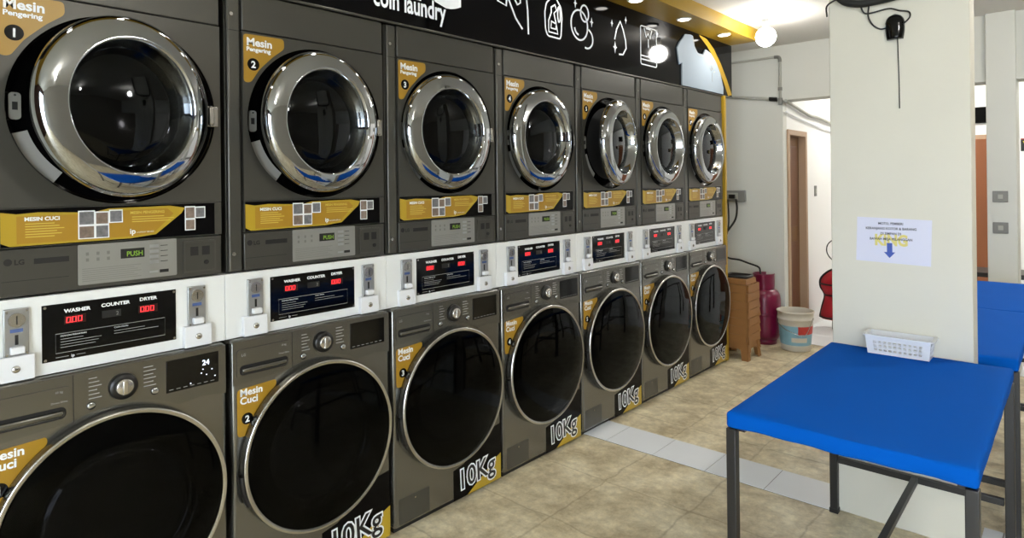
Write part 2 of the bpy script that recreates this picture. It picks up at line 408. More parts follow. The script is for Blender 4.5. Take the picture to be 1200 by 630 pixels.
# hand holding a coin card
icon('hand_icon', [([(2.43, 2.60), (2.435, 2.475), (2.50, 2.462), (2.515, 2.60)], False), ([(2.455, 2.59), (2.458, 2.535), (2.485, 2.53)], False),
     ([(2.50, 2.60), (2.52, 2.50), (2.575, 2.41), (2.63, 2.36)], False), ([(2.53, 2.60), (2.55, 2.53), (2.59, 2.485), (2.615, 2.50), (2.61, 2.56), (2.585, 2.61)], False),
     ([(2.62, 2.63), (2.66, 2.57), (2.675, 2.47), (2.68, 2.34)], False)])
bt = [(2.84, 2.375), (2.83, 2.40), (2.825, 2.49), (2.84, 2.545), (2.885, 2.585), (2.885, 2.62), (2.935, 2.62), (2.935, 2.585), (2.975, 2.545), (2.985, 2.49), (2.975, 2.38), (2.965, 2.36), (2.855, 2.36)]
icon('bottle_icon', [(rpoly(bt, .012), True), ([(2.86, 2.385), (2.86, 2.45), (2.885, 2.50), (2.885, 2.53), (2.92, 2.55), (2.935, 2.52), (2.91, 2.50), (2.93, 2.44), (2.945, 2.385)], True),
     ([(2.88, 2.41), (2.925, 2.41), (2.93, 2.44), (2.885, 2.45)], True), (circ(2.957, 2.50, .013, 16, ry=.045), True)], .009)
icon('bubbles_icon', [(circ(3.16, 2.475, .085, 40, ry=.09), True), (circ(3.215, 2.555, .042, 24, ry=.05), True), (circ(3.235, 2.405, .065, 24, -1.9, 1.3, .06), False), (circ(3.155, 2.46, .045, 12, 3.3, 4.6), False)])
star(3.12, 2.60, .03); star(3.29, 2.515, .03)
icon('drop_icon', [([(3.60, 2.36), (3.65, 2.365), (3.69, 2.41), (3.685, 2.46), (3.655, 2.53), (3.62, 2.58), (3.575, 2.52), (3.55, 2.45)], False)])
star(3.555, 2.40, .04); star(3.52, 2.55, .025); star(3.69, 2.60, .025)
icon('shirt_card_icon', [(rrect(3.88, 4.10, 2.335, 2.60, .015), True), ([(3.88, 2.395), (4.10, 2.395)], False), ([(3.88, 2.37), (4.10, 2.37)], False),
     ([(3.93, 2.59), (3.955, 2.53), (3.985, 2.56), (4.01, 2.525), (4.035, 2.59)], False), ([(3.95, 2.59), (4.02, 2.59)], False), ([(3.985, 2.52), (3.985, 2.46)], False)], .008)
star(4.11, 2.58, .03)
def f(q):   # cut-out white tee shirt, its hem reaching the lower edge
    pts = [(4.47, 2.248), (4.475, 2.42), (4.43, 2.40), (4.40, 2.52), (4.44, 2.57), (4.48, 2.60), (4.53, 2.645), (4.62, 2.655), (4.66, 2.65), (4.68, 2.58), (4.74, 2.53), (4.83, 2.53), (4.88, 2.58),
           (4.98, 2.56), (5.08, 2.50), (5.16, 2.42), (5.22, 2.30), (5.215, 2.248)]
    q.prism(pts[::-1], .002, .012, mat('tee_print', srgb(136, 147, 158), .6, spec=.1))
    for a in (.3, 1.0, 1.7, 2.4):
        q.stroke([(5.0+.02*math.cos(a), 2.40+.03*math.sin(a)), (5.0+.06*math.cos(a), 2.40+.065*math.sin(a))], .01, .0125, 'silver', False, .001)
    q.stroke([(5.0, 2.33), (5.0, 2.40)], .008, .0125, 'silver', False, .001)
    q.stroke([(4.655, 2.645), (4.68, 2.57), (4.74, 2.515), (4.83, 2.515), (4.885, 2.57)], .007, .0125, 'silver', False, .001)
sb('tee_shirt_cutout', f)
def f(q):
    up = [(4.80, 2.685), (4.93, 2.67), (5.06, 2.61), (5.20, 2.50), (5.32, 2.38), (5.415, 2.26)]
    lo = [(5.34, 2.245), (5.25, 2.35), (5.15, 2.455), (5.02, 2.56), (4.92, 2.62), (4.80, 2.67)]
    q.prism((up+lo)[::-1], .0005, .0015, 'goldpaint')
sb('gold_swoosh', f)

ORD = ['nearest the camera', 'second from the camera', 'third from the camera', 'fourth from the camera', 'fifth from the camera', 'sixth from the camera', 'last at the far end']
LAMPY = [.30, .96, 1.62, 2.28, 2.94, 3.60, 4.27, 4.96]
for i, y in enumerate(LAMPY):
    t = empty('recessed_downlight', (.13, y, 2.69))
    nm = {7: 'round recessed downlight nearest the far end of the gold soffit', 6: 'round recessed downlight second from the far end of the gold soffit', 5: 'round recessed downlight third from the far end of the gold soffit, at the picture top'}
    tag(t, nm.get(i, 'round recessed downlight in the gold soffit roughly above the dryer %s' % ORD[min(i, 6)]), 'light', 'downlights in the gold soffit')
    cput('dl_ring', 'trim_ring', lambda q: q.lathe([(.040, -.006), (.052, -.004), (.055, 0), (.040, 0), (.040, -.006)], (0,0,0), (0,0,1), 'whitep', 32), t)
    cput('dl_glow', 'diffuser', lambda q: q.cyl((0,0,-.004), (0,0,1), .040, .003, 'lamp', 32), t)
    ld = bpy.data.lights.new('downlight_beam', 'SPOT'); ld.energy = SPOT_W; ld.spot_size = math.radians(150); ld.spot_blend = 1; ld.color = (1, .95, .86); ld.shadow_soft_size = .04
    lo = bpy.data.objects.new('downlight_beam', ld); C.objects.link(lo); lo.parent = t; lo.location = (0, 0, -.012)

def bulb(x, y, z, label, watts=BULB_W):
    t = empty('ceiling_bulb', (x, y, CEIL)); tag(t, label, 'light', 'bare ceiling bulbs')
    cput('bulb_base', 'ceiling_rose', lambda q: q.lathe([(0, -.03), (.055, -.03), (.075, -.012), (.078, 0), (0, 0)], (0,0,0), (0,0,1), 'whitep', 32), t)
    cput('bulb_holder', 'lamp_holder', lambda q: q.lathe([(0, -.10), (.02, -.10), (.022, -.06), (.03, -.03), (0, -.03)], (0,0,0), (0,0,1), 'grey', 24), t)
    def g(q):
        pr = [(.0, -.242)]+[(.074*math.sin(a), -.168-.074*math.cos(a)) for a in [k*PI/14 for k in range(1, 12)]]+[(.022, -.10), (0, -.10)]
        q.lathe(pr, (0,0,0), (0,0,1), {BULB_W: 'bulb', NEAR_W: 'fillnear', FAR_W: 'fillfar'}[watts], 32)
    cput('bulb_glass%d' % watts, 'glass_bulb', g, t)
    return t
bulb(.46, 4.97, 2.6, 'bright bare ceiling bulb hanging beside the far end of the gold soffit')
bulb(2.9, 1.2, 2.6, 'added unseen ceiling bulb lighting the near side of the room', NEAR_W)  # added bulb, never in view, to brighten floor and near side
bulb(2.9, 4.3, 2.6, 'added unseen ceiling bulb lighting the blue tables from the right', NEAR_W)  # also added, extra overhead light for floor and tables
bulb(3.0, 7.6, 2.6, 'added unseen ceiling bulb lighting the rear room', FAR_W)  # unseen source put in to light the rear room
bulb(.95, 7.9, 2.6, 'added unseen ceiling bulb lighting the corridor behind the beam', FAR_W)  # made-up bulb that brightens the corridor

# ------------------------------------------------------------------ machines
SCREW = lambda q, x, y, z, r=.006: q.cyl((x, y, z), (1,0,0), r, .004, 'chromer', 12)
ORD = ['nearest the camera', 'second from the camera', 'third from the camera', 'fourth from the camera', 'fifth from the camera', 'sixth from the camera', 'last at the far end']

def washer(n):
    y0 = YS+(n-1)*PITCH+.004
    t = empty('washing_machine', (0, y0, 0))
    tag(t, 'dark steel front-loading washing machine numbered %d, %s in the row' % (n, ORD[n-1]), 'washing machine', 'front-loading washing machines in a row')
    cput('w_body', 'cabinet', lambda q: q.box(-.62, .03, .002, .684, .028, .9845, 'washer', .014, 3), t)
    cput('w_plinth', 'plinth', lambda q: q.box(-.60, .0, .02, .672, 0, .028, 'blackp'), t)
    CU, CZ, R = .345, .527, .318
    def cp(q):
        pts = [(.006, .978), (.006, .826)]
        a0, a1 = math.radians(112), math.radians(58)
        pts += [(.10, .832)]+[(CU+.338*math.cos(a0+(a1-a0)*k/16), CZ+.338*math.sin(a0+(a1-a0)*k/16)) for k in range(17)]+[(.60, .822), (.680, .812), (.680, .978)]
        q.prism(pts, .03, .034, 'washer_panel')
        q.stroke([(.231, .978), (.231, .838)], .002, .034, 'groove', False, .0004)
    cput('w_cp', 'control_panel', cp, t)
    def dr(q):
        q.prism(rrect(.018, .224, .848, .950, .012), .034, .037, 'washer_panel')
        q.text('LG', .0372, .034, .925, .014, 'letterdim')
        q.text('10 kg', .0372, .185, .934, .009, 'letterdim'); q.text('Direct Drive', .0372, .175, .905, .008, 'letterdim')
    d = cput('w_drawer', 'detergent_drawer', dr, t)
    def dh(q):
        q.prism(rrect(.028, .212, .858, .893, .014), .037, .0378, 'groove')
        q.box(.038, .048, .034, .206, .866, .884, 'washer_panel', .008, 4)
    cput('w_handle', 'drawer_handle', dh, d)
    def di(q):
        q.lathe([(.0, .024), (.021, .024), (.025, .021), (.027, .004), (0, .004)], (.034, .362, .914), (1,0,0), 'chromer', 40)
        q.lathe([(.024, .012), (.0385, .012), (.0405, .0), (.024, 0)], (.034, .362, .914), (1,0,0), 'blackp', 40)
        q.box(.056, .062, .354, .370, .892, .936, 'chromer', .003)
    cput('w_dial', 'program_dial', di, t)
    for k, (u, z) in enumerate(((.276, .876), (.452, .876))):
        cput('w_btn', 'button', lambda q: q.lathe([(0, .006), (.009, .006), (.0115, .003), (.012, 0), (0, 0)], (0,0,0), (1,0,0), 'chrome', 20), t, loc=(.034, u, z))
    def pm(q):
        for k in range(6):
            q.box(.0341, .0345, .270, .304-(k % 3)*.006, .896+k*.012, .8985+k*.012, 'letterdim')
            q.box(.0341, .0345, .420, .456-(k % 2)*.008, .896+k*.012, .8985+k*.012, 'letterdim')
    cput('w_marks', 'program_marks', pm, t)
    dp = cput('w_disp', 'display', lambda q: (q.box(.034, .036, .487, .655, .858, .962, 'blackgl', .001),
              [q.box(.0361, .0363, .495+.022*k, .508+.022*k, .866, .8675, 'letterdim') for k in range(7)]), t)
    if n == 1:
        q = B(); q.text('24', .0362, .600, .925, .024, 'whitedig', off=.0004)
        for u, z in ((.60, .91), (.612, .89), (.595, .898), (.56, .872), (.63, .905), (.64, .88)): q.box(.0362, .0366, u, u+.004, z, z+.003, 'whitedig')
        q.build('digits', dp)
    # door
    def rim(q):
        q.lathe([(R-.034, .0), (R+.002, .0), (R+.004, .020), (R+.003, .038)], (.03, CU, CZ), (1,0,0), 'washer_panel', 96)
        q.lathe([(R+.003, .038), (R+.001, .042), (R-.003, .0435), (R-.007, .042), (R-.012, .040)], (.03, CU, CZ), (1,0,0), 'chromer', 96)
    ring = cput('w_door', 'door', rim, t); ring['label'] = 'round door with a thin chrome rim'
    def gl(q):
        q.lathe([(R-.015, .043), (R-.05, .050), (R-.12, .056), (.10, .060), (0, .062)], (.03, CU, CZ), (1,0,0), 'tintw', 96)
    cput('w_glass', 'door_glass', gl, ring)
    def bw(q):
        q.lathe([(R-.017, .036), (.235, .034), (.222, .030), (.215, .015)], (.03, CU, CZ), (1,0,0), 'blackgl', 96)
        q.lathe([(.215, .015), (.212, .002), (.205, .004), (.196, .014), (.180, .020), (.12, .026), (.0, .029)], (.03, CU, CZ), (1,0,0), 'bowl', 96)
    cput('w_bowl', 'glass_bowl', bw, ring)
    def hd(q):
        q.lathe([(R+.004, .012), (R+.014, .014), (R+.014, .032), (R+.004, .036)], (.03, CU, CZ), (1,0,0), 'blackp', 10, a0=math.radians(183), a1=math.radians(203))
    cput('w_dhandle', 'door_handle', hd, ring)
    # stickers
    def st(q):
        q.prism(rpoly([(.020, .808), (.020, .640), (.055, .640), (.075, .690), (.118, .752), (.168, .795), (.166, .815)], .014), .0302, .0310, 'gold')
    s_ = cput('w_st', 'number_sticker', st, t)
    cput('w_stb', 'badge', lambda q: q.prism(circ(.056, .700, .0205, 28), .0311, .0316, 'blackgl'), s_)
    q = B(); q.text('Mesin', .0312, .030, .783, .0350, 'letter', off=.0010, xs=1.02); q.text('Cuci', .0312, .030, .754, .0350, 'letter', off=.0010, xs=1.02)
    q.text(str(n), .0317, .056, .6885, .032, 'letter', off=.0010, al='CENTER'); q.build('lettering', s_)
    def ks(q):
        pts = [(.350, .022), (.675, .022), (.675, .300)]
        pts += [(CU+.338*math.cos(a), CZ+.338*math.sin(a)) for a in [math.radians(v) for v in (-44, -50, -56, -62, -68)]]+[(.42, .178), (.350, .165)]
        q.prism(pts, .0302, .0310, 'signblack')
        q.prism([(.44, .022), (.678, .022), (.678, .150), (.62, .128), (.56, .085), (.50, .055)], .0310, .0314, 'goldb')
    k = cput('w_kg', 'capacity_sticker', ks, t)
    cput('w_kgt', 'lettering', lambda q: (q.text('10Kg', .0317, .378, .062, .132, 'letter', off=.0085, xs=.94, rot=.05), q.text('10Kg', .0324, .378, .062, .132, 'blackp', off=.0015, xs=.94, rot=.05)), k)
    cput('w_acc', 'service_panel', lambda q: (q.prism(rrect(.028, .20, .042, .152, .006), .0302, .0312, 'dryer_trim'), SCREW(q, .0312, .115, .135, .004)), t)
    return t

DOORA = {1: 18, 2: 9, 3: .5, 4: 1, 5: 10, 6: 1, 7: 1}
def dryer(n):
    y0 = YS+(n-1)*PITCH; z0 = ZP1
    t = empty('tumble_dryer', (0, y0, z0))
    tag(t, 'dark grey tumble dryer numbered %d with chrome porthole door, %s' % (n, ORD[n-1]), 'dryer', 'tumble dryers in the upper row')
    def P(key, name, fn, par=t, **k): return cput('d_'+key, name, fn, par, **k)
    ZT = 2.2305-z0
    CU, CZ = .370, 1.771-z0
    def cab(q):
        q.box(-.65, -.02, .014, .690, .002, ZT, 'dryer', .004)
    P('cab', 'cabinet', cab)
    def trim(q):
        q.box(-.02, .0, .016, .066, .004, ZT-.002, 'dryer_trim', .008, 3)
        q.stroke([(.016, 2.087-z0), (.066, 2.087-z0)], .003, .0, 'groove', False, .0003)
    tr = P('trim', 'side_trim', trim)
    for zz in (2.144, 1.287): P('scr', 'screw', lambda q: SCREW(q, 0, 0, 0, .007), tr, loc=(0, .032, zz-z0))
    P('top', 'top_panel', lambda q: q.box(-.02, .004, .070, .688, 2.092-z0, ZT-.002, 'dryer', .004))
    def fr(q):
        q.plate_hole(.070, .688, 1.475-z0, 2.088-z0, CU+.008, CZ, .292, -.02, .006, 'dryer')
    P('fr', 'front_panel', fr)
    def rec(q):
        q.lathe([(.2925, .005), (.285, -.012), (.275, -.016), (.235, -.0165), (.23, -.018)], (0, CU+.008, CZ), (1,0,0), 'blackgl', 96)
        q.lathe([(.23, -.018), (.0, -.019)], (0, CU+.008, CZ), (1,0,0), 'groove', 64)
    rc = P('rec', 'door_seal', rec)
    P('latch', 'latch_plate', lambda q: (q.prism(rrect(.098, .127, 1.728-z0, 1.805-z0, .010), -.016, -.008, 'silver'), q.box(-.008, -.007, .106, .119, 1.755-z0, 1.778-z0, 'groove'), SCREW(q, -.008, .1125, 1.797-z0, .003)), rc)
    P('warn', 'warning_label', lambda q: q.lathe([(.285, -.0115), (.247, -.0140)], (0, CU+.008, CZ), (1,0,0), 'letterdim', 14, a0=math.radians(197), a1=math.radians(232)), rc)
    # door: origin on the hinge line at the right, swung a little open
    HU = .645; CD = .350
    a = math.radians(DOORA[n])
    def ring(q):
        c = (0, CD-HU, 0)
        q.lathe([(.19, -.012), (.262, -.012), (.269, -.006), (.270, .006), (.268, .022), (.262, .031), (.257, .036), (.249, .041), (.230, .0455), (.207, .0505), (.203, .051), (.200, .049), (.197, .045), (.192, .028), (.184, .008), (.178, -.002)], c, (1,0,0), 'chrome', 128)
    dd = P('ring', 'door', ring, loc=(.022, HU, CZ), rot=(0, 0, a)); dd['label'] = 'round chrome porthole door'
    P('glass', 'door_glass', lambda q: q.lathe([(.180, -.001), (.172, .006), (.12, .016), (.06, .021), (0, .022)], (0, CD-HU, 0), (1,0,0), 'tint', 96), dd)
    P('glassb', 'inner_glass', lambda q: q.lathe([(.186, -.010), (.16, -.016), (.13, -.03), (.07, -.04), (0, -.042)], (0, CD-HU, 0), (1,0,0), 'bowl', 96), dd)
    P('hinge', 'hinge', lambda q: (q.box(.0, .030, .641, .659, CZ-.03, CZ+.03, 'chromer', .004), q.box(.004, .010, .640, .680, CZ-.035, CZ+.035, 'chromer', .002), q.cyl((.022, .650, CZ-.034), (0,0,1), .006, .068, 'chromer', 12)))
    # instruction banner
    zb, zt = 1.364-z0, 1.471-z0
    def ban(q):
        q.box(-.02, .0055, .070, .688, zb-.002, zt+.002, 'dryer')
        q.box(.0055, .0063, .074, .664, zb, zt, 'signblack')
        q.prism([(.074, zt-.008), (.074, zb+.012), (.094, zb+.002), (.40, zb+.004), (.475, zb+.012), (.555, zt-.030), (.565, zt-.012), (.520, zt-.004), (.34, zt-.006), (.30, zt-.016), (.16, zt-.010), (.11, zt-.014)][::1], .0063, .0068, 'goldb')
        q.prism([(.110, zt-.020), (.110, zb+.008), (.405, zb+.010), (.470, zb+.018), (.53, zt-.030), (.51, zt-.012), (.33, zt-.014), (.28, zt-.020)], .0068, .0071, 'gold')
    bn = P('ban', 'instruction_banner', ban)
    for k, (u, z, wd, h) in enumerate([(.262, zt-.052, .040, .040), (.306, zt-.052, .034, .036), (.344, zt-.048, .034, .036), (.262, zt-.093, .040, .037), (.306, zt-.093, .034, .037), (.568, zt-.048, .030, .038), (.601, zt-.046, .030, .034), (.568, zt-.086, .030, .034)]):
        P('pic%d' % k, 'printed_photo', lambda q: (q.box(.0071, .0075, u-.003, u+wd+.001, z-.003, z+h+.002, 'letter'), q.box(.00749, .0077, u, u+wd-.002, z, z+h-.002, 'photo1' if k % 2 == 0 else 'photo2')), bn)
    def bt_(q):
        q.text('MESIN CUCI', .0072, .128, zt-.034, .0150, 'letter', off=.0006, xs=1.05); q.text('MESIN PENGERING', .0072, .400, zt-.026, .0120, 'goldl', off=.0003, xs=1.0)
        for k in range(6): q.box(.0072, .0075, .130, .200+(k*37 % 5)*.006, zt-.044-k*.0075, zt-.0415-k*.0075, 'goldl')
        for k in range(3): q.box(.0072, .0075, .405, .50+(k*23 % 4)*.01, zt-.037-k*.0075, zt-.0345-k*.0075, 'goldl')
        q.text('ip', .0072, .398, zb+.018, .024, 'letter', off=.0005); q.text('LAUNDRY SERVICE', .0072, .418, zb+.020, .006, 'letter')
    P('bant', 'lettering', bt_, bn)
    # control strip
    def cs(q):
        q.box(-.02, .003, .070, .688, .006, zb-.006, 'dryer', .003)
        q.stroke([(.075, .050), (.235, .050)], .0015, .003, 'groove', False, .0002)
    cs_ = P('cs', 'control_strip', cs)
    def lg(q):
        q.cyl((.003, .090, 1.322-z0), (1,0,0), .010, .001, 'groove', 20); q.text('LG', .0035, .104, 1.314-z0, .020, 'groove', off=.0008); q.box(.003, .004, .150, .236, 1.312-z0, 1.328-z0, 'groove')
    P('lg', 'maker_badge', lg, cs_)
    def pl(q): q.prism(rrect(.258, .538, 1.236-z0, 1.358-z0, .004), .003, .0065, 'silver')
    pp = P('plate', 'control_plate', pl)
    def pdt(q):
        q.box(.0065, .0075, .372, .440, 1.306-z0, 1.336-z0, 'groove')
        q.text('PUSH', .0077, .388, 1.312-z0, .022, 'green', off=.0003, xs=.9)
    P('pdisp', 'display', pdt, pp)
    def pk(q):
        for k in range(7): q.box(.0065, .0068, .268, .43-(k % 3)*.01, 1.246-z0+k*.0062, 1.2475-z0+k*.0062, 'grey')
        for i in range(3):
            for j in range(2): q.box(.0065, .007, .278+i*.028, .286+i*.028, 1.306-z0+j*.018, 1.316-z0+j*.018, 'grey')
        for i in range(4): q.box(.0065, .0075, .456, .482, 1.282-z0+i*.017, 1.292-z0+i*.017, 'steel'); q.box(.0065, .0068, .488, .510, 1.286-z0+i*.017, 1.288-z0+i*.017, 'groove')
        q.box(.0065, .0075, .485, .512, 1.250-z0, 1.260-z0, 'groove'); q.box(.0065, .0075, .455, .480, 1.252-z0, 1.258-z0, 'steel')
    P('pkeys', 'keys', pk, pp)
    def sp(q):
        q.prism(rrect(.560, .668, 1.238-z0, 1.345-z0, .006), .003, .006, 'dryer_trim'); q.prism(rrect(.566, .662, 1.244-z0, 1.339-z0, .005), .006, .0064, 'dryer')
        for u in (.582, .620): q.box(.0064, .0068, u, u+.026, 1.295-z0, 1.325-z0, 'groove')
        q.cyl((.0064, .634, 1.270-z0), (1,0,0), .008, .003, 'groove', 16)
    P('small', 'service_panel', sp)
    # number sticker
    def st(q): q.prism(rpoly([(.074, 2.080-z0), (.074, 1.905-z0), (.100, 1.905-z0), (.132, 1.955-z0), (.185, 2.008-z0), (.232, 2.045-z0), (.230, 2.082-z0)], .012), .0062, .0070, 'gold')
    s_ = P('st', 'number_sticker', st)
    P('stb', 'badge', lambda q: q.prism(circ(.110, 1.972-z0, .0225, 28), .0071, .0076, 'blackgl'), s_)
    q = B(); q.text('Mesin', .0072, .084, 2.040-z0, .0400, 'letter', off=.0012, xs=1.05); q.text('Pengering', .0072, .084, 2.020-z0, .0210, 'letter', off=.0007, xs=1.12)
    q.text(str(n), .0077, .110, 1.960-z0, .034, 'letter', off=.0012, al='CENTER'); q.build('lettering', s_)
    return t

def coin_panel(n):
    y0 = YS+(n-1)*PITCH; z0 = ZP0
    t = empty('coin_control_panel', (0, y0, z0))
    tag(t, 'white coin payment panel between dryer and washer %d, %s' % (n, ORD[n-1]), 'control panel', 'white coin payment panels')
    def P(key, name, fn, par=t, **k): return cput('c_'+key, name, fn, par, **k)
    P('box', 'housing', lambda q: q.box(-.30, 0, .0008, .6992, .001, ZP1-z0-.001, 'white', .0015))
    pl = P('pl', 'readout_plate', lambda q: (q.box(0, .003, .167, .535, 1.021-z0, 1.188-z0, 'blackgl', .001),
            [SCREW(q, .003, u, z-z0, .004) for u in (.174, .528) for z in (1.028, 1.181)]))
    def tx(q):
        for s_, u, z in (('WASHER', .222, 1.160), ('COUNTER', .318, 1.162), ('DRYER', .425, 1.165)): q.text(s_, .0032, u, z-z0, .0145, 'letter', off=.0006, xs=1.15)
        q.stroke([(.200, 1.043-z0), (.500, 1.043-z0), (.500, 1.100-z0), (.200, 1.100-z0)], .0015, .0031, 'letterdim', True, .0002)
        q.text('MOHON PERHATIAN', .0032, .212, 1.090-z0, .0070, 'letter', xs=1.0); q.text('CARA PAKAI', .0032, .352, 1.091-z0, .0070, 'letter')
        for k in range(4): q.box(.0031, .0034, .212, .270+(k*13 % 7)*.008, 1.082-z0-k*.008, 1.0835-z0-k*.008, 'letterdim')
        for k in range(2): q.box(.0031, .0034, .352, .44+k*.04, 1.082-z0-k*.008, 1.0835-z0-k*.008, 'letterdim')
        q.text('ip', .0032, .238, 1.0265-z0, .013, 'letter'); q.box(.0031, .0034, .20, .232, 1.030-z0, 1.0315-z0, 'letterdim'); q.box(.0031, .0034, .252, .275, 1.030-z0, 1.0315-z0, 'letterdim')
        q.text('2', .0032, .358, 1.132-z0, .016, 'letterdim')
    P('tx', 'lettering', tx, pl)
    P('cw', 'counter_window', lambda q: q.box(.0030, .0034, .320, .372, 1.127-z0, 1.149-z0, 'groove'), pl)
    for u in (.228, .428):
        def dg(q):
            q.box(.0030, .0034, u-.006, u+.050, 1.125-z0, 1.150-z0, mat_red)
            for k in range(3):
                uu = u+k*.0145; zz = 1.130-z0
                q.stroke([(uu, zz), (uu+.009, zz), (uu+.0098, zz+.015), (uu+.0008, zz+.015)], .0022, .0034, 'red', True, .0003)
            q.box(.0034, .0037, u+.0115, u+.0132, 1.129-z0, 1.131-z0, 'red')
        P('dg%.3f' % u, 'red_readout', dg, pl)
    def ca(q):   # origin at lower left
        q.box(0, .010, 0, .058, 0, .136, 'steel', .002)
        q.cyl((.010, .029, .104), (1,0,0), .020, .006, 'chromer', 24); q.box(.016, .0168, .0275, .0305, .092, .116, 'groove')
        q.box(.010, .0104, .014, .044, .069, .079, 'bluelab')
        q.box(.010, .0106, .025, .033, .034, .062, 'groove')
        q.box(.010, .028, .012, .046, .010, .030, 'whitep', .003)
        for u in (.006, .052):
            for z in (.008, .128): SCREW(q, .010, u, z, .003)
    def cb(q):
        q.box(0, .020, 0, .089, 0, .070, 'whitep', .002)
        q.lathe([(0, .004), (.009, .004), (.010, .002), (.0105, 0), (0, 0)], (.020, .045, .034), (1,0,0), 'chromer', 20); q.box(.024, .0245, .041, .049, .033, .0355, 'groove')
    for u in (.078, .571): P('ca', 'coin_acceptor', ca, loc=(0, u, 1.055-z0))
    for u in (.058, .556): P('cb', 'cash_box', cb, loc=(0, u, .003))
    return t
mat_red = mat('dark_red_window', srgb(40, 4, 6), .3)
for n in range(1, 8): washer(n)
for n in range(1, 8): coin_panel(n)
for n in range(1, 8): dryer(n)
# gold end panel of the machine row
b = B(); b.box(-.70, .022, Y_END+.006, Y_END+.040, 0, 2.236, 'goldpaint', .002); tag(b.build('end_panel'), 'tall narrow gold end panel closing the far end of the machine row', 'panel')

# ------------------------------------------------------------------ tables
def table(x0, x1, y0, y1, label, seed):
    t = empty('folding_table', ((x0+x1)/2, (y0+y1)/2, 0)); tag(t, label, 'table', 'blue covered work tables')
    X, Y = (x1-x0)/2, (y1-y0)/2; HT = .775
    # padded top under a blue cover
    q = B(); rnd = random.Random(seed); nx, ny = 24, 36; th = .050; rows = []
    i = q.mi('blue')
    q.box(-X, X, -Y, Y, HT-th, HT, 'blue', .010, 3)
    bmesh.ops.subdivide_edges(q.bm, edges=[e for e in q.bm.edges if e.calc_length() > .3], cuts=22, use_grid_fill=True)
    for v in q.bm.verts:
        s1 = math.sin(v.co.x*9+seed)*math.sin(v.co.y*7+seed*2); s2 = math.sin(v.co.x*31+v.co.y*17+seed)
        if v.co.z > HT-.001: v.co.z += .0015*s1+.0006*s2
        if v.co.z < HT-th+.012: v.co.z += .0015*math.sin((v.co.x+v.co.y)*16+seed)+.0015*math.sin((v.co.x-v.co.y)*41)
        if abs(v.co.x) > X-.002: v.co.x += math.copysign(.0008, v.co.x)*math.sin(v.co.y*19+seed)
        if abs(v.co.y) > Y-.002: v.co.y += math.copysign(.0008, v.co.y)*math.sin(v.co.x*23+seed)
    for f_ in q.bm.faces: f_.smooth = True
    tp = q.build('blue_cover', t); tp['label'] = 'smooth blue cover over the table top'
    q = B(); L = .016
    q.box(-X+.03, X-.03, -Y+.058, -Y+.08, HT-th-.016, HT-th+.004, 'iron'); q.box(-X+.03, X-.03, Y-.08, Y-.058, HT-th-.016, HT-th+.004, 'iron')
    q.box(-X+.03, -X+.05, -Y+.03, Y-.03, HT-th-.016, HT-th+.004, 'iron'); q.box(X-.05, X-.03, -Y+.03, Y-.03, HT-th-.016, HT-th+.004, 'iron')
    q.build('top_frame', t)
    for sx in (-1, 1):
        for sy in (-1, 1):
            cput('t_leg', 'leg', lambda q: (q.box(-L, L, -L, L, .004, HT-th-.004, 'iron', .003), q.box(-L-.002, L+.002, -L-.002, L+.002, 0, .02, 'rub')), t, loc=(sx*(X-.015), sy*(Y-.017), 0))
    for sy in (-1, 1):
        q = B(); q.box(-X+.034, X-.034, -.012, .012, .232, .258, 'iron', .002); q.build('cross_rail', t, loc=(0, sy*(Y-.018), 0))
    q = B(); q.box(-.012, .012, -Y+.03, Y-.03, .233, .257, 'iron', .002); q.build('long_rail', t)
table(1.386, 2.056, 2.012, 3.178, 'nearest blue covered work table with black iron legs, in front of the white pillar', 1)
table(1.398, 2.062, 3.335, 4.52, 'second blue covered work table, directly behind the white pillar', 2)
table(1.398, 2.062, 4.53, 5.70, 'farthest blue covered work table, in front of the slim far pillar', 3)

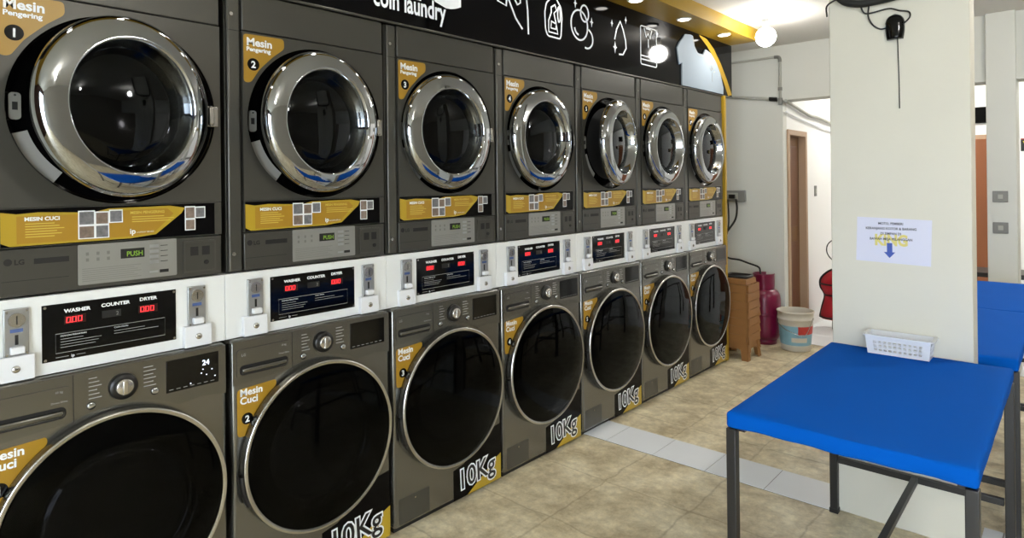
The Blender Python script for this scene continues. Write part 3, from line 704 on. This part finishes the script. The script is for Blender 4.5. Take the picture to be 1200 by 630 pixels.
# ------------------------------------------------------------------ basket on the near table
def basket():
    t = empty('plastic_basket', (1.677, 3.118, .7775)); tag(t, 'white perforated plastic basket on the near blue table against the pillar', 'basket')
    q = B(); WX, WY, H = .112, .044, .082; fl = .10     # half sizes at the bottom, walls flare
    def wall(p0, p1, nh, nv, out):
        # p0,p1 bottom corners
        p0, p1, out = Vector(p0), Vector(p1), Vector(out)
        us = [0.0]; zs = [0.0]
        m0 = .10
        for k in range(nh): a = m0+(1-2*m0)*(k+.18)/nh; c = m0+(1-2*m0)*(k+.82)/nh; us += [a, c]
        us.append(1.0)
        for k in range(nv): zs += [.14+.60*(k+.15)/nv, .14+.60*(k+.78)/nv]
        zs.append(1.0); g = {}
        for i_, u in enumerate(us):
            for j_, z in enumerate(zs): g[i_, j_] = q.bm.verts.new(p0.lerp(p1, u)+(p1-p0).normalized()*((u-.5)*2*fl*H*z)+out*(fl*H*z)+Vector((0,0,H*z)))
        for i_ in range(len(us)-1):
            for j_ in range(len(zs)-1):
                if i_ % 2 == 1 and j_ % 2 == 1: continue
                q.bm.faces.new([g[i_, j_], g[i_+1, j_], g[i_+1, j_+1], g[i_, j_+1]])
    wall((-WX, -WY, 0), (WX, -WY, 0), 10, 3, (0, -1, 0)); wall((WX, WY, 0), (-WX, WY, 0), 10, 3, (0, 1, 0))
    wall((WX, -WY, 0), (WX, WY, 0), 3, 3, (1, 0, 0)); wall((-WX, WY, 0), (-WX, -WY, 0), 3, 3, (-1, 0, 0))
    q.bm.faces.new([q.bm.verts.new(p) for p in [(-WX, -WY, .0), (-WX, WY, .0), (WX, WY, .0), (WX, -WY, .0)]])
    q.mi('whitep'); bmesh.ops.remove_doubles(q.bm, verts=q.bm.verts, dist=.0004)
    o = q.build('body', t); md = o.modifiers.new('thick', 'SOLIDIFY'); md.thickness = .0022; md.offset = 0
    q = B(); X, Y = WX+fl*H, WY+fl*H
    i_ = rrect(-X, X, -Y, Y, .012); o_ = rrect(-X-.012, X+.012, -Y-.008, Y+.008, .016)
    N = len(i_); A = [[q.bm.verts.new((p[0], p[1], z)) for p in ring] for ring, z in ((i_, H), (o_, H-.001), (o_, H-.006), (i_, H-.004))]
    for a, c in ((0, 1), (1, 2), (2, 3), (3, 0)):
        for k in range(N): q.bm.faces.new([A[a][k], A[a][(k+1) % N], A[c][(k+1) % N], A[c][k]])
    q.mi('whitep'); q.build('rim', t)
basket()

# ------------------------------------------------------------------ things on the pillar
PY = 3.187
mt = Matrix(((1,0,0,0),(0,0,-1,PY),(0,1,0,0),(0,0,0,1)))      # text plane facing -y
def onpillar(q, x0, x1, z0, z1, y, m): q.box(x0, x1, PY-y-.0006, PY-y, z0, z1, m)
n_ = empty('paper_notice', (1.64, PY, 1.156)); tag(n_, 'pale lavender paper notice with blue arrow taped to the white pillar', 'notice')
q = B(); q.box(-.143, .143, -.0012, -.0004, 0, .196, 'paper'); q.build('sheet', n_, rot=(0, .03, 0))
mt2 = Matrix(((1,0,0,0),(0,0,-1,-.0014),(0,1,0,0),(0,0,0,1)))
q = B()
q.text('KING', -.068, .078, 0, .066, 'inkyel', off=.003, xs=.80, mtx=mt2, ext=.0002)
q.build('yellow_wordmark', n_)
q = B()
for s_, z in (('MOTO, PEMBERI', .168), ('KERANJANG KOTOR & BARANG', .146), ('DI SIMPAN DI', .124), ('BAWAH MEJA PELANGGAN', .100)):
    q.text(s_, -.005, z, 0, .0145, 'ink', off=.0004, al='CENTER', xs=.92, mtx=mt2, ext=.0006)
q.build('lettering', n_)
q = B(); P_ = [(-.018, .088), (-.018, .048), (-.030, .048), (-.008, .022), (.014, .048), (.003, .048), (.003, .088)]
f_ = q.bm.faces.new([q.bm.verts.new((a-.002, -.0022, c)) for a, c in P_]); q.mi('inkblue'); q.build('blue_arrow', n_)

s_ = empty('wall_sensor', (1.661, PY, 2.13)); tag(s_, 'black mouse-shaped device with thin cable high on the white pillar', 'sensor')
q = B()
prof = [(.0, .0), (.30, .0), (.62, .03), (.72, .12)]
rows = []; N = 24
for k in range(13):
    h = k/12; z = .112*h
    wd = .031+(.006*math.sin(PI*min(h*1.2, 1))) if h < .62 else .037*math.sqrt(max(0, 1-((h-.62)/.38)**2))
    dp = .030*(math.sqrt(max(0, 1-max(0, (h-.6)/.4)**2)))
    if k == 12: wd, dp = .004, .004
    rows.append([q.bm.verts.new((math.cos(PI*j/N)*wd, -math.sin(PI*j/N)**.7*dp if j not in (0, N) else 0, z)) for j in range(N+1)])
for a, c in zip(rows[:-1], rows[1:]):
    for j in range(N): f_ = q.bm.faces.new([a[j], a[j+1], c[j+1], c[j]]); f_.smooth = True
q.bm.faces.new(rows[0][::-1]); q.bm.faces.new(rows[-1]); q.mi('blackgl'); q.build('housing', s_)
q = B(); q.tube([(.010, -.006, .004), (.012, -.005, -.1), (.014, -.004, -.2), (.014, -.004, -.30)], .0022, 'rub', 6); q.build('hanging_cord', s_)
def smooth(pts, n=6):
    P = [Vector(p) for p in pts]; P = [P[0]*2-P[1]]+P+[P[-1]*2-P[-2]]; out = []
    for i in range(1, len(P)-2):
        for k in range(n):
            t = k/n; a, b_, c, d = P[i-1:i+3]
            out.append(.5*((2*b_)+(c-a)*t+(2*a-5*b_+4*c-d)*t*t+(3*b_-a-3*c+d)*t**3))
    out.append(P[-2]); return out
c_ = empty('black_cable_bundle', (1.55, PY-.02, 2.30)); tag(c_, 'thick black cable bundle crossing the top of the white pillar', 'cable')
def lp(pts): return smooth([(x-1.55, 0+d, z-2.30) for x, z, d in pts])
q = B(); q.tube(lp([(1.412, 2.78, 0), (1.412, 2.58, 0), (1.420, 2.42, 0), (1.455, 2.340, 0), (1.52, 2.310, 0), (1.60, 2.308, 0), (1.70, 2.318, 0), (1.79, 2.335, 0), (1.86, 2.39, 0), (1.89, 2.50, 0), (1.895, 2.78, 0)]), .017, 'rub', 12); q.build('thick_cable', c_)
q = B(); q.tube(lp([(1.565, 2.30, .0), (1.560, 2.25, .006), (1.575, 2.21, .01), (1.605, 2.185, .01), (1.635, 2.185, .008)]), .0035, 'rub', 8); q.build('thin_cable', c_)
q = B(); q.tube(lp([(1.530, 2.30, 0), (1.545, 2.265, .008), (1.58, 2.262, .01), (1.64, 2.268, .01), (1.68, 2.252, .01), (1.715, 2.24, .008), (1.718, 2.215, .006), (1.695, 2.19, .0)]), .0035, 'rub', 8); q.build('thin_cable', c_)
q = B(); q.tube(lp([(1.47, 2.345, 0), (1.43, 2.345, 0), (1.395, 2.32, -.012), (1.386, 2.28, .02)]), .004, 'rub', 8); q.build('thin_cable', c_)

# ------------------------------------------------------------------ gas cylinder, hose, outlet, pipes
g_ = empty('gas_cylinder', (.03, 6.03, 0)); g_.scale = (1, 1, 1.12); tag(g_, 'magenta steel gas cylinder standing against the wall behind the bucket', 'gas cylinder')
q = B(); q.lathe([(0, .03), (.09, .03), (.125, .045), (.142, .08), (.145, .12), (.145, .36), (.140, .40), (.120, .435), (.08, .455), (.03, .462), (0, .462)], (0,0,0), (0,0,1), 'magenta', 48)
q.lathe([(.1455, .235), (.1475, .24), (.1475, .255), (.1455, .26)], (0,0,0), (0,0,1), 'magenta', 48); q.build('tank', g_)
q = B(); q.lathe([(.108, 0), (.110, 0), (.112, .045), (.106, .045), (.108, 0)], (0,0,0), (0,0,1), 'magenta', 40); q.build('foot_ring', g_)
q = B(); q.lathe([(.094, .445), (.096, .50), (.095, .565), (.098, .575), (.092, .578), (.089, .565), (.090, .45)], (0,0,0), (0,0,1), 'magenta', 36, a0=.9, a1=.9+2*PI*.8); q.build('collar', g_)
q = B(); q.cyl((0,0,.455), (0,0,1), .018, .07, 'chromer', 16); q.cyl((-.03,0,.515), (1,0,0), .012, .06, 'chromer', 12); q.cyl((0,0,.525), (0,0,1), .025, .018, 'blackp', 18); q.build('valve', g_)
q = B(); q.tube(smooth([(-.36, 5.98, .80), (-.28, 6.0, .765), (-.20, 6.02, .755), (-.12, 6.03, .73), (-.02, 6.03, .70), (-.002, 6.03, .66), (.0, 6.03, .585)]), .009, 'rub', 8)
tag(q.build('gas_hose'), 'black rubber hose arching from the machine row to the magenta gas cylinder', 'hose')
o_ = empty('wall_outlet', (-.29, YW, 1.36)); tag(o_, 'grey surface-mounted outlet box on the wall beside the gold end panel', 'outlet')
q = B(); q.box(-.10, .10, -.045, 0, -.055, .058, 'grey', .006); q.build('box', o_)
q = B(); q.box(-.075, .035, -.052, -.045, -.03, .035, 'pipe', .003); q.box(-.05, .01, -.075, -.052, -.02, .02, 'blackp', .004); q.build('socket', o_)
q = B(); q.tube(smooth([(-.255, 6.10, 1.335), (-.25, 6.11, 1.24), (-.27, 6.12, 1.14), (-.32, 6.12, 1.06), (-.36, 6.10, 1.00), (-.42, 6.05, .92)]), .010, 'rub', 8)
tag(q.build('power_cord'), 'thick black power cord hanging from the grey outlet box', 'cord')
q = B(); q.tube(smooth([(-.352, 6.13, 1.33), (-.358, 6.165, 1.2), (-.362, 6.165, 1.05), (-.39, 6.15, .93)]), .008, 'rub', 8)
tag(q.build('power_cord'), 'short black cord dropping straight down beside the gold end panel', 'cord')
# ceiling level pipes
p_ = empty('wall_pipe', (-.1, YW-.02, 2.66)); tag(p_, 'grey pipe running below the ceiling and turning down with an elbow', 'pipe')
q = B(); q.tube([(-.62, 0, .02), (.20, 0, .022)], .011, 'pipe', 10); q.build('horizontal_run', p_)
q = B(); q.tube(smooth([(.20, 0, .022), (.235, 0, .018), (.248, 0, .0), (.25, 0, -.03)], 5), .016, 'grey', 10); q.build('elbow', p_)
q = B(); q.tube([(.25, 0, -.03), (.25, 0, -.42)], .013, 'pipe', 10)
q.cyl((.25, 0, -.30), (0,0,1), .019, .03, 'grey', 12); q.cyl((.25, 0, -.43), (0,0,1), .021, .06, 'grey', 12); q.build('drop_pipe', p_)
q = B(); q.tube([(-.70, YW-.02, 2.40), (.08, YW-.02, 2.285)], .014, 'pipe', 10); q.cyl((.05, YW-.02, 2.29), (1,0,-.147), .02, .07, 'blackp', 12)
tag(q.build('wall_pipe'), 'grey pipe sloping down the upper wall to the elbow joint', 'pipe')
q = B(); q.tube(smooth([(XC+.03, 6.19, 2.262), (XC+.03, 6.5, 2.22), (XC+.03, 6.9, 2.17), (XC+.03, 7.2, 2.165), (XC+.03, 7.8, 2.13), (XC+.03, 8.8, 2.10)]), .016, 'pipe', 10)
tag(q.build('corridor_pipe'), 'upper of two pale pipes running along the corridor wall above the door', 'pipe')
q = B(); q.tube(smooth([(XC+.02, 6.22, 2.16), (XC+.02, 6.5, 2.13), (XC+.02, 7.0, 2.09), (XC+.02, 7.8, 2.04), (XC+.02, 8.8, 2.0)]), .009, 'whitep', 8)
tag(q.build('corridor_pipe'), 'lower thin white pipe running along the corridor wall above the door', 'pipe')
q = B(); q.box(XC, XC+.008, 7.12, 7.19, 1.34, 1.45, 'grey', .002); q.box(XC+.008, XC+.012, 7.14, 7.17, 1.37, 1.42, 'pipe', .001)
tag(q.build('light_switch'), 'small light switch on the white corridor wall right of the doorway', 'switch')

# ------------------------------------------------------------------ bucket
k_ = empty('plastic_bucket', (.335, 5.96, 0)); tag(k_, 'old white paint bucket with faded blue and red print on the floor', 'bucket')
q = B()
q.lathe([(0, .004), (.118, .0), (.124, .006), (.1275, .055)], (0,0,0), (0,0,1), 'pail', 56)
q.lathe([(.1275, .055), (.141, .225)], (0,0,0), (0,0,1), 'pailblue', 56)
q.lathe([(.141, .225), (.146, .270), (.151, .272), (.152, .285), (.148, .290), (.150, .335), (.157, .338), (.157, .348), (.150, .350), (.145, .345), (.138, .20), (.118, .012), (0, .012)], (0,0,0), (0,0,1), 'pail', 56)
q.build('pail', k_)
q = B(); q.lathe([(.1375, .155), (.1425, .225)], (0,0,0), (0,0,1), 'pailred', 24, a0=math.radians(100) if False else -1.9, a1=-.1)
q.lathe([(.1325, .085), (.1355, .125)], (0,0,0), (0,0,1), 'pail', 16, a0=-2.3, a1=-1.3); q.build('printed_label', k_)
q = B(); q.tube(smooth([(-.155, -.02, .30), (-.12, -.11, .25), (-.04, -.155, .20), (.05, -.16, .17)]+[(.12, -.12, .16), (.158, -.02, .30)]), .003, 'chromer', 6); q.build('handle', k_)

# ------------------------------------------------------------------ stacked stools
def stool_mesh(q):
    T, Bt, H = .108, .138, .262          # half width at top and foot, height
    hw = lambda z: T+(Bt-T)*(1-z/H)
    q.box(-T, T, -T, T, H-.012, H, 'orange', .006, 2)
    for rz in range(4):
        a = rz*PI/2; ca, sa = math.cos(a), math.sin(a)
        def V(s_, d, z): x, y = d, s_; return q.bm.verts.new((x*ca-y*sa, x*sa+y*ca, z))
        # side skirt with an arched cut-out between the legs, plus a finger slot
        top = H-.004; zs = .095
        w1 = hw(top); w2 = hw(zs); w3 = hw(0)
        def face(pts):
            out = [V(s_, hw(z), z) for s_, z in pts]; inn = [V(s_, hw(z)-.006, z) for s_, z in pts]
            q._fin([q.bm.faces.new(out), q.bm.faces.new(inn[::-1])], 'orange')
            n = len(pts)
            for k in range(n):
                try: q._fin([q.bm.faces.new([out[k], inn[k], inn[(k+1) % n], out[(k+1) % n]])], 'orange')
                except ValueError: pass
        face([(-w1, top), (-hw(.215), .215), (hw(.215), .215), (w1, top)])
        face([(-hw(.215), .215), (-hw(.185), .185), (-.035, .185), (-.035, .165)]); face([(.035, .215), (.035, .185), (hw(.185), .185), (hw(.215), .165)])
        face([(-hw(.185), .185), (-hw(.085), .085), (-.07, .085), (-.045, zs), (.045, zs), (.07, .085), (hw(.085), .085), (hw(.185), .185)])
        face([(-hw(.085), .085), (-w3, 0), (-w3+.055, 0), (-.07, .085)]); face([(.07, .085), (w3-.055, 0), (w3, 0), (hw(.085), .085)])
        # moulded rim at the arch
        e = hw(.155)+.001; lo, hi = -e, e
        p = [(e-.002, lo, .150), (e+.015, lo, .150), (e+.015, hi, .150), (e-.002, hi, .150), (e-.002, lo, .215), (e+.015, lo, .215), (e+.015, hi, .215), (e-.002, hi, .165)]
        vs = [q.bm.verts.new((x*ca-y*sa, x*sa+y*ca, z)) for x, y, z in p]
        q._fin([q.bm.faces.new([vs[i] for i in f4]) for f4 in [(0,3,2,1),(4,5,6,7),(0,1,5,4),(1,2,6,5),(2,3,7,6),(3,0,4,7)]], 'orange')
b = B(); stool_mesh(b); sm = b.mesh('stool')
OS = ['bottom', 'second lowest', 'third lowest', 'middle', 'third highest', 'second highest', 'top']
for k in range(7):
    o = put('plastic_stool', sm, None, (.035, 5.425, .070*k), (0, 0, .015*((k*7) % 5-2)))
    tag(o, 'orange-brown plastic stool, %s of the stack beside the last washer' % OS[k], 'stool', 'stacked orange-brown plastic stools')
h_ = empty('black_handle_frame', (.035, 5.425, .6835))
tag(h_, 'black rounded plastic hanger frame lying on top of the stool stack', 'frame')
q = B(); q.tube([(p[0], p[1], .012) for p in rrect(-.10, .10, -.085, .085, .03)], .011, 'rub', 10, closed=True); q.build('loop', h_)
q = B(); q.tube([(-.095, 0, .012), (.095, 0, .012)], .008, 'rub', 8); q.build('cross_bar', h_)

# ------------------------------------------------------------------ red bag in the corridor
r_ = empty('red_upright_bag', (.42, 6.98, 0)); r_.scale = (1, 1, .76); tag(r_, 'red and black upright bag on a grey stand, half hidden by the white pillar', 'bag')
q = B(); q.box(-.05, .06, -.04, .04, 0, .16, 'grey', .008); q.build('stand', r_)
q = B(); rows = []
for z, w1, d1 in [(.13, .150, .07), (.15, .165, .08), (.25, .155, .085), (.36, .135, .08), (.45, .12, .075)]:
    rows.append([q.bm.verts.new((w1*math.copysign(abs(math.cos(a))**.7, math.cos(a)), d1*math.sin(a), z)) for a in [2*PI*k/28 for k in range(28)]])
for a, c in zip(rows[:-1], rows[1:]): q._fin([q.bm.faces.new([a[k], a[(k+1) % 28], c[(k+1) % 28], c[k]]) for k in range(28)], 'redcloth', True)
q.bm.faces.new(rows[0][::-1]); q.bm.faces.new(rows[-1]); q.build('lower_pouch', r_)
q = B(); rows = []
for z, w1, d1 in [(.44, .10, .06), (.48, .135, .085), (.56, .160, .10), (.64, .158, .10), (.71, .130, .09), (.77, .075, .06), (.79, .02, .02)]:
    rows.append([q.bm.verts.new((w1*math.cos(a), d1*math.sin(a), z)) for a in [2*PI*k/28 for k in range(28)]])
for a, c in zip(rows[:-1], rows[1:]): q._fin([q.bm.faces.new([a[k], a[(k+1) % 28], c[(k+1) % 28], c[k]]) for k in range(28)], 'redcloth', True)
q.bm.faces.new(rows[0][::-1]); q.bm.faces.new(rows[-1]); q.build('upper_pouch', r_)
q = B()
for z, w1, d1 in ((.155, .170, .090), (.455, .122, .078), (.60, .162, .104)):
    P_ = [(w1*math.cos(a), d1*math.sin(a)) for a in [2*PI*k/28 for k in range(28)]]
    q.tube([(x, y, z) for x, y in P_], .010, 'rub', 6, closed=True)
q.tube(smooth([(-.17, 0, .16), (-.14, -.03, .30), (-.115, -.03, .45), (-.155, -.03, .56), (-.15, -.03, .67), (-.08, -.03, .77), (.0, 0, .82)]), .010, 'rub', 8)
q.build('black_straps', r_)
q = B(); q.box(-.035, .05, -.03, .03, .78, .90, 'rub', .008); q.build('top_grip', r_)
q = B(); q.tube(smooth([(.0, 0, .88), (-.07, 0, .95), (-.10, 0, 1.04), (-.08, 0, 1.14), (.0, 0, 1.21), (.10, 0, 1.20)]), .006, 'rub', 8); q.build('wire_loop', r_)

# ------------------------------------------------------------------ rear room things
m_ = empty('wall_display', (1.35, YF-.05, 2.13)); tag(m_, 'black rectangular panel mounted above the brown door in the rear room', 'screen')
q = B(); q.box(-.45, .26, 0, .05, .005, .185, mat('matt_black', srgb(3, 3, 3), .8, spec=.1), .006); q.build('case', m_)
v_ = empty('small_wall_board', (1.98, YF-.012, 1.80)); tag(v_, 'small black board with yellow lettering on the bright rear wall', 'sign')
q = B(); q.box(-.21, .30, 0, .012, 0, .14, 'blackp', .002); q.build('board', v_)
q = B(); mt3 = Matrix(((1,0,0,0),(0,0,-1,-.001),(0,1,0,0),(0,0,0,1))); q.text('VIT', -.19, .02, 0, .13, mat('yellow_lettering', srgb(235, 215, 40), .5), off=.002, mtx=mt3, ext=.0005)
q.build('lettering', v_)
q = B(); q.box(-.21, .30, -.001, .0, .128, .138, 'redcloth'); q.build('red_band', v_)
e_ = empty('low_dark_bench', (2.2, 7.0, 0)); tag(e_, 'long low dark bench standing in the bright rear room beyond the blue tables', 'bench')
q = B(); q.box(-1.0, 1.2, -.2, .2, .66, .70, 'iron', .005); q.build('seat', e_)
for sx in (-.95, 1.15):
    for sy in (-.16, .16): cput('bench_leg', 'leg', lambda q: q.box(-.02, .02, -.02, .02, 0, .66, 'iron'), e_, loc=(sx, sy, 0))
for i, z in enumerate((1.33, 1.09)):
    q = B(); y = YW-.05; x = 1.80
    q.box(x-.05, x+.045, y-.010, y, z, z+.085, 'grey', .003); q.box(x-.018, x+.015, y-.014, y-.010, z+.025, z+.06, 'pipe', .002)
    tag(q.build('wall_switch_plate'), ['upper', 'lower'][i]+' grey switch plate on the slim far pillar', 'switch', 'switch plates on the far pillar')
# low rack to the right of the tables
k2 = empty('metal_rack', (2.37, 3.80, 0)); tag(k2, 'black metal rack at the right edge beside the second blue table', 'rack')
for sx in (-.26, .26):
    for sy in (-.25, .25): cput('rack_leg', 'leg', lambda q: q.box(-.012, .012, -.012, .012, 0, .72, 'iron'), k2, loc=(sx, sy, 0))
for z in (.47, .70):
    q = B(); q.box(-.272, .272, -.262, -.238, z, z+.022, 'iron'); q.box(-.272, .272, .238, .262, z, z+.022, 'iron'); q.box(-.272, -.248, -.238, .238, z, z+.022, 'iron'); q.box(.248, .272, -.238, .238, z, z+.022, 'iron')
    q.build('rail_frame', k2)
q = B(); q.box(-.248, .248, -.238, .238, .474, .480, 'iron'); q.build('shelf', k2)
for i in range(3):
    q = B(); q.box(-.22+.01*i, .22, -.2, .2, .482+i*.055, .534+i*.055, 'pail' if i != 1 else 'whitep', .018, 3)
    tag(q.build('folded_cloth', None, loc=(2.37, 3.80, 0)), ['lowest', 'middle', 'topmost'][i]+' folded pale cloth on the black rack at the right edge', 'cloth', 'folded cloths on the black rack')
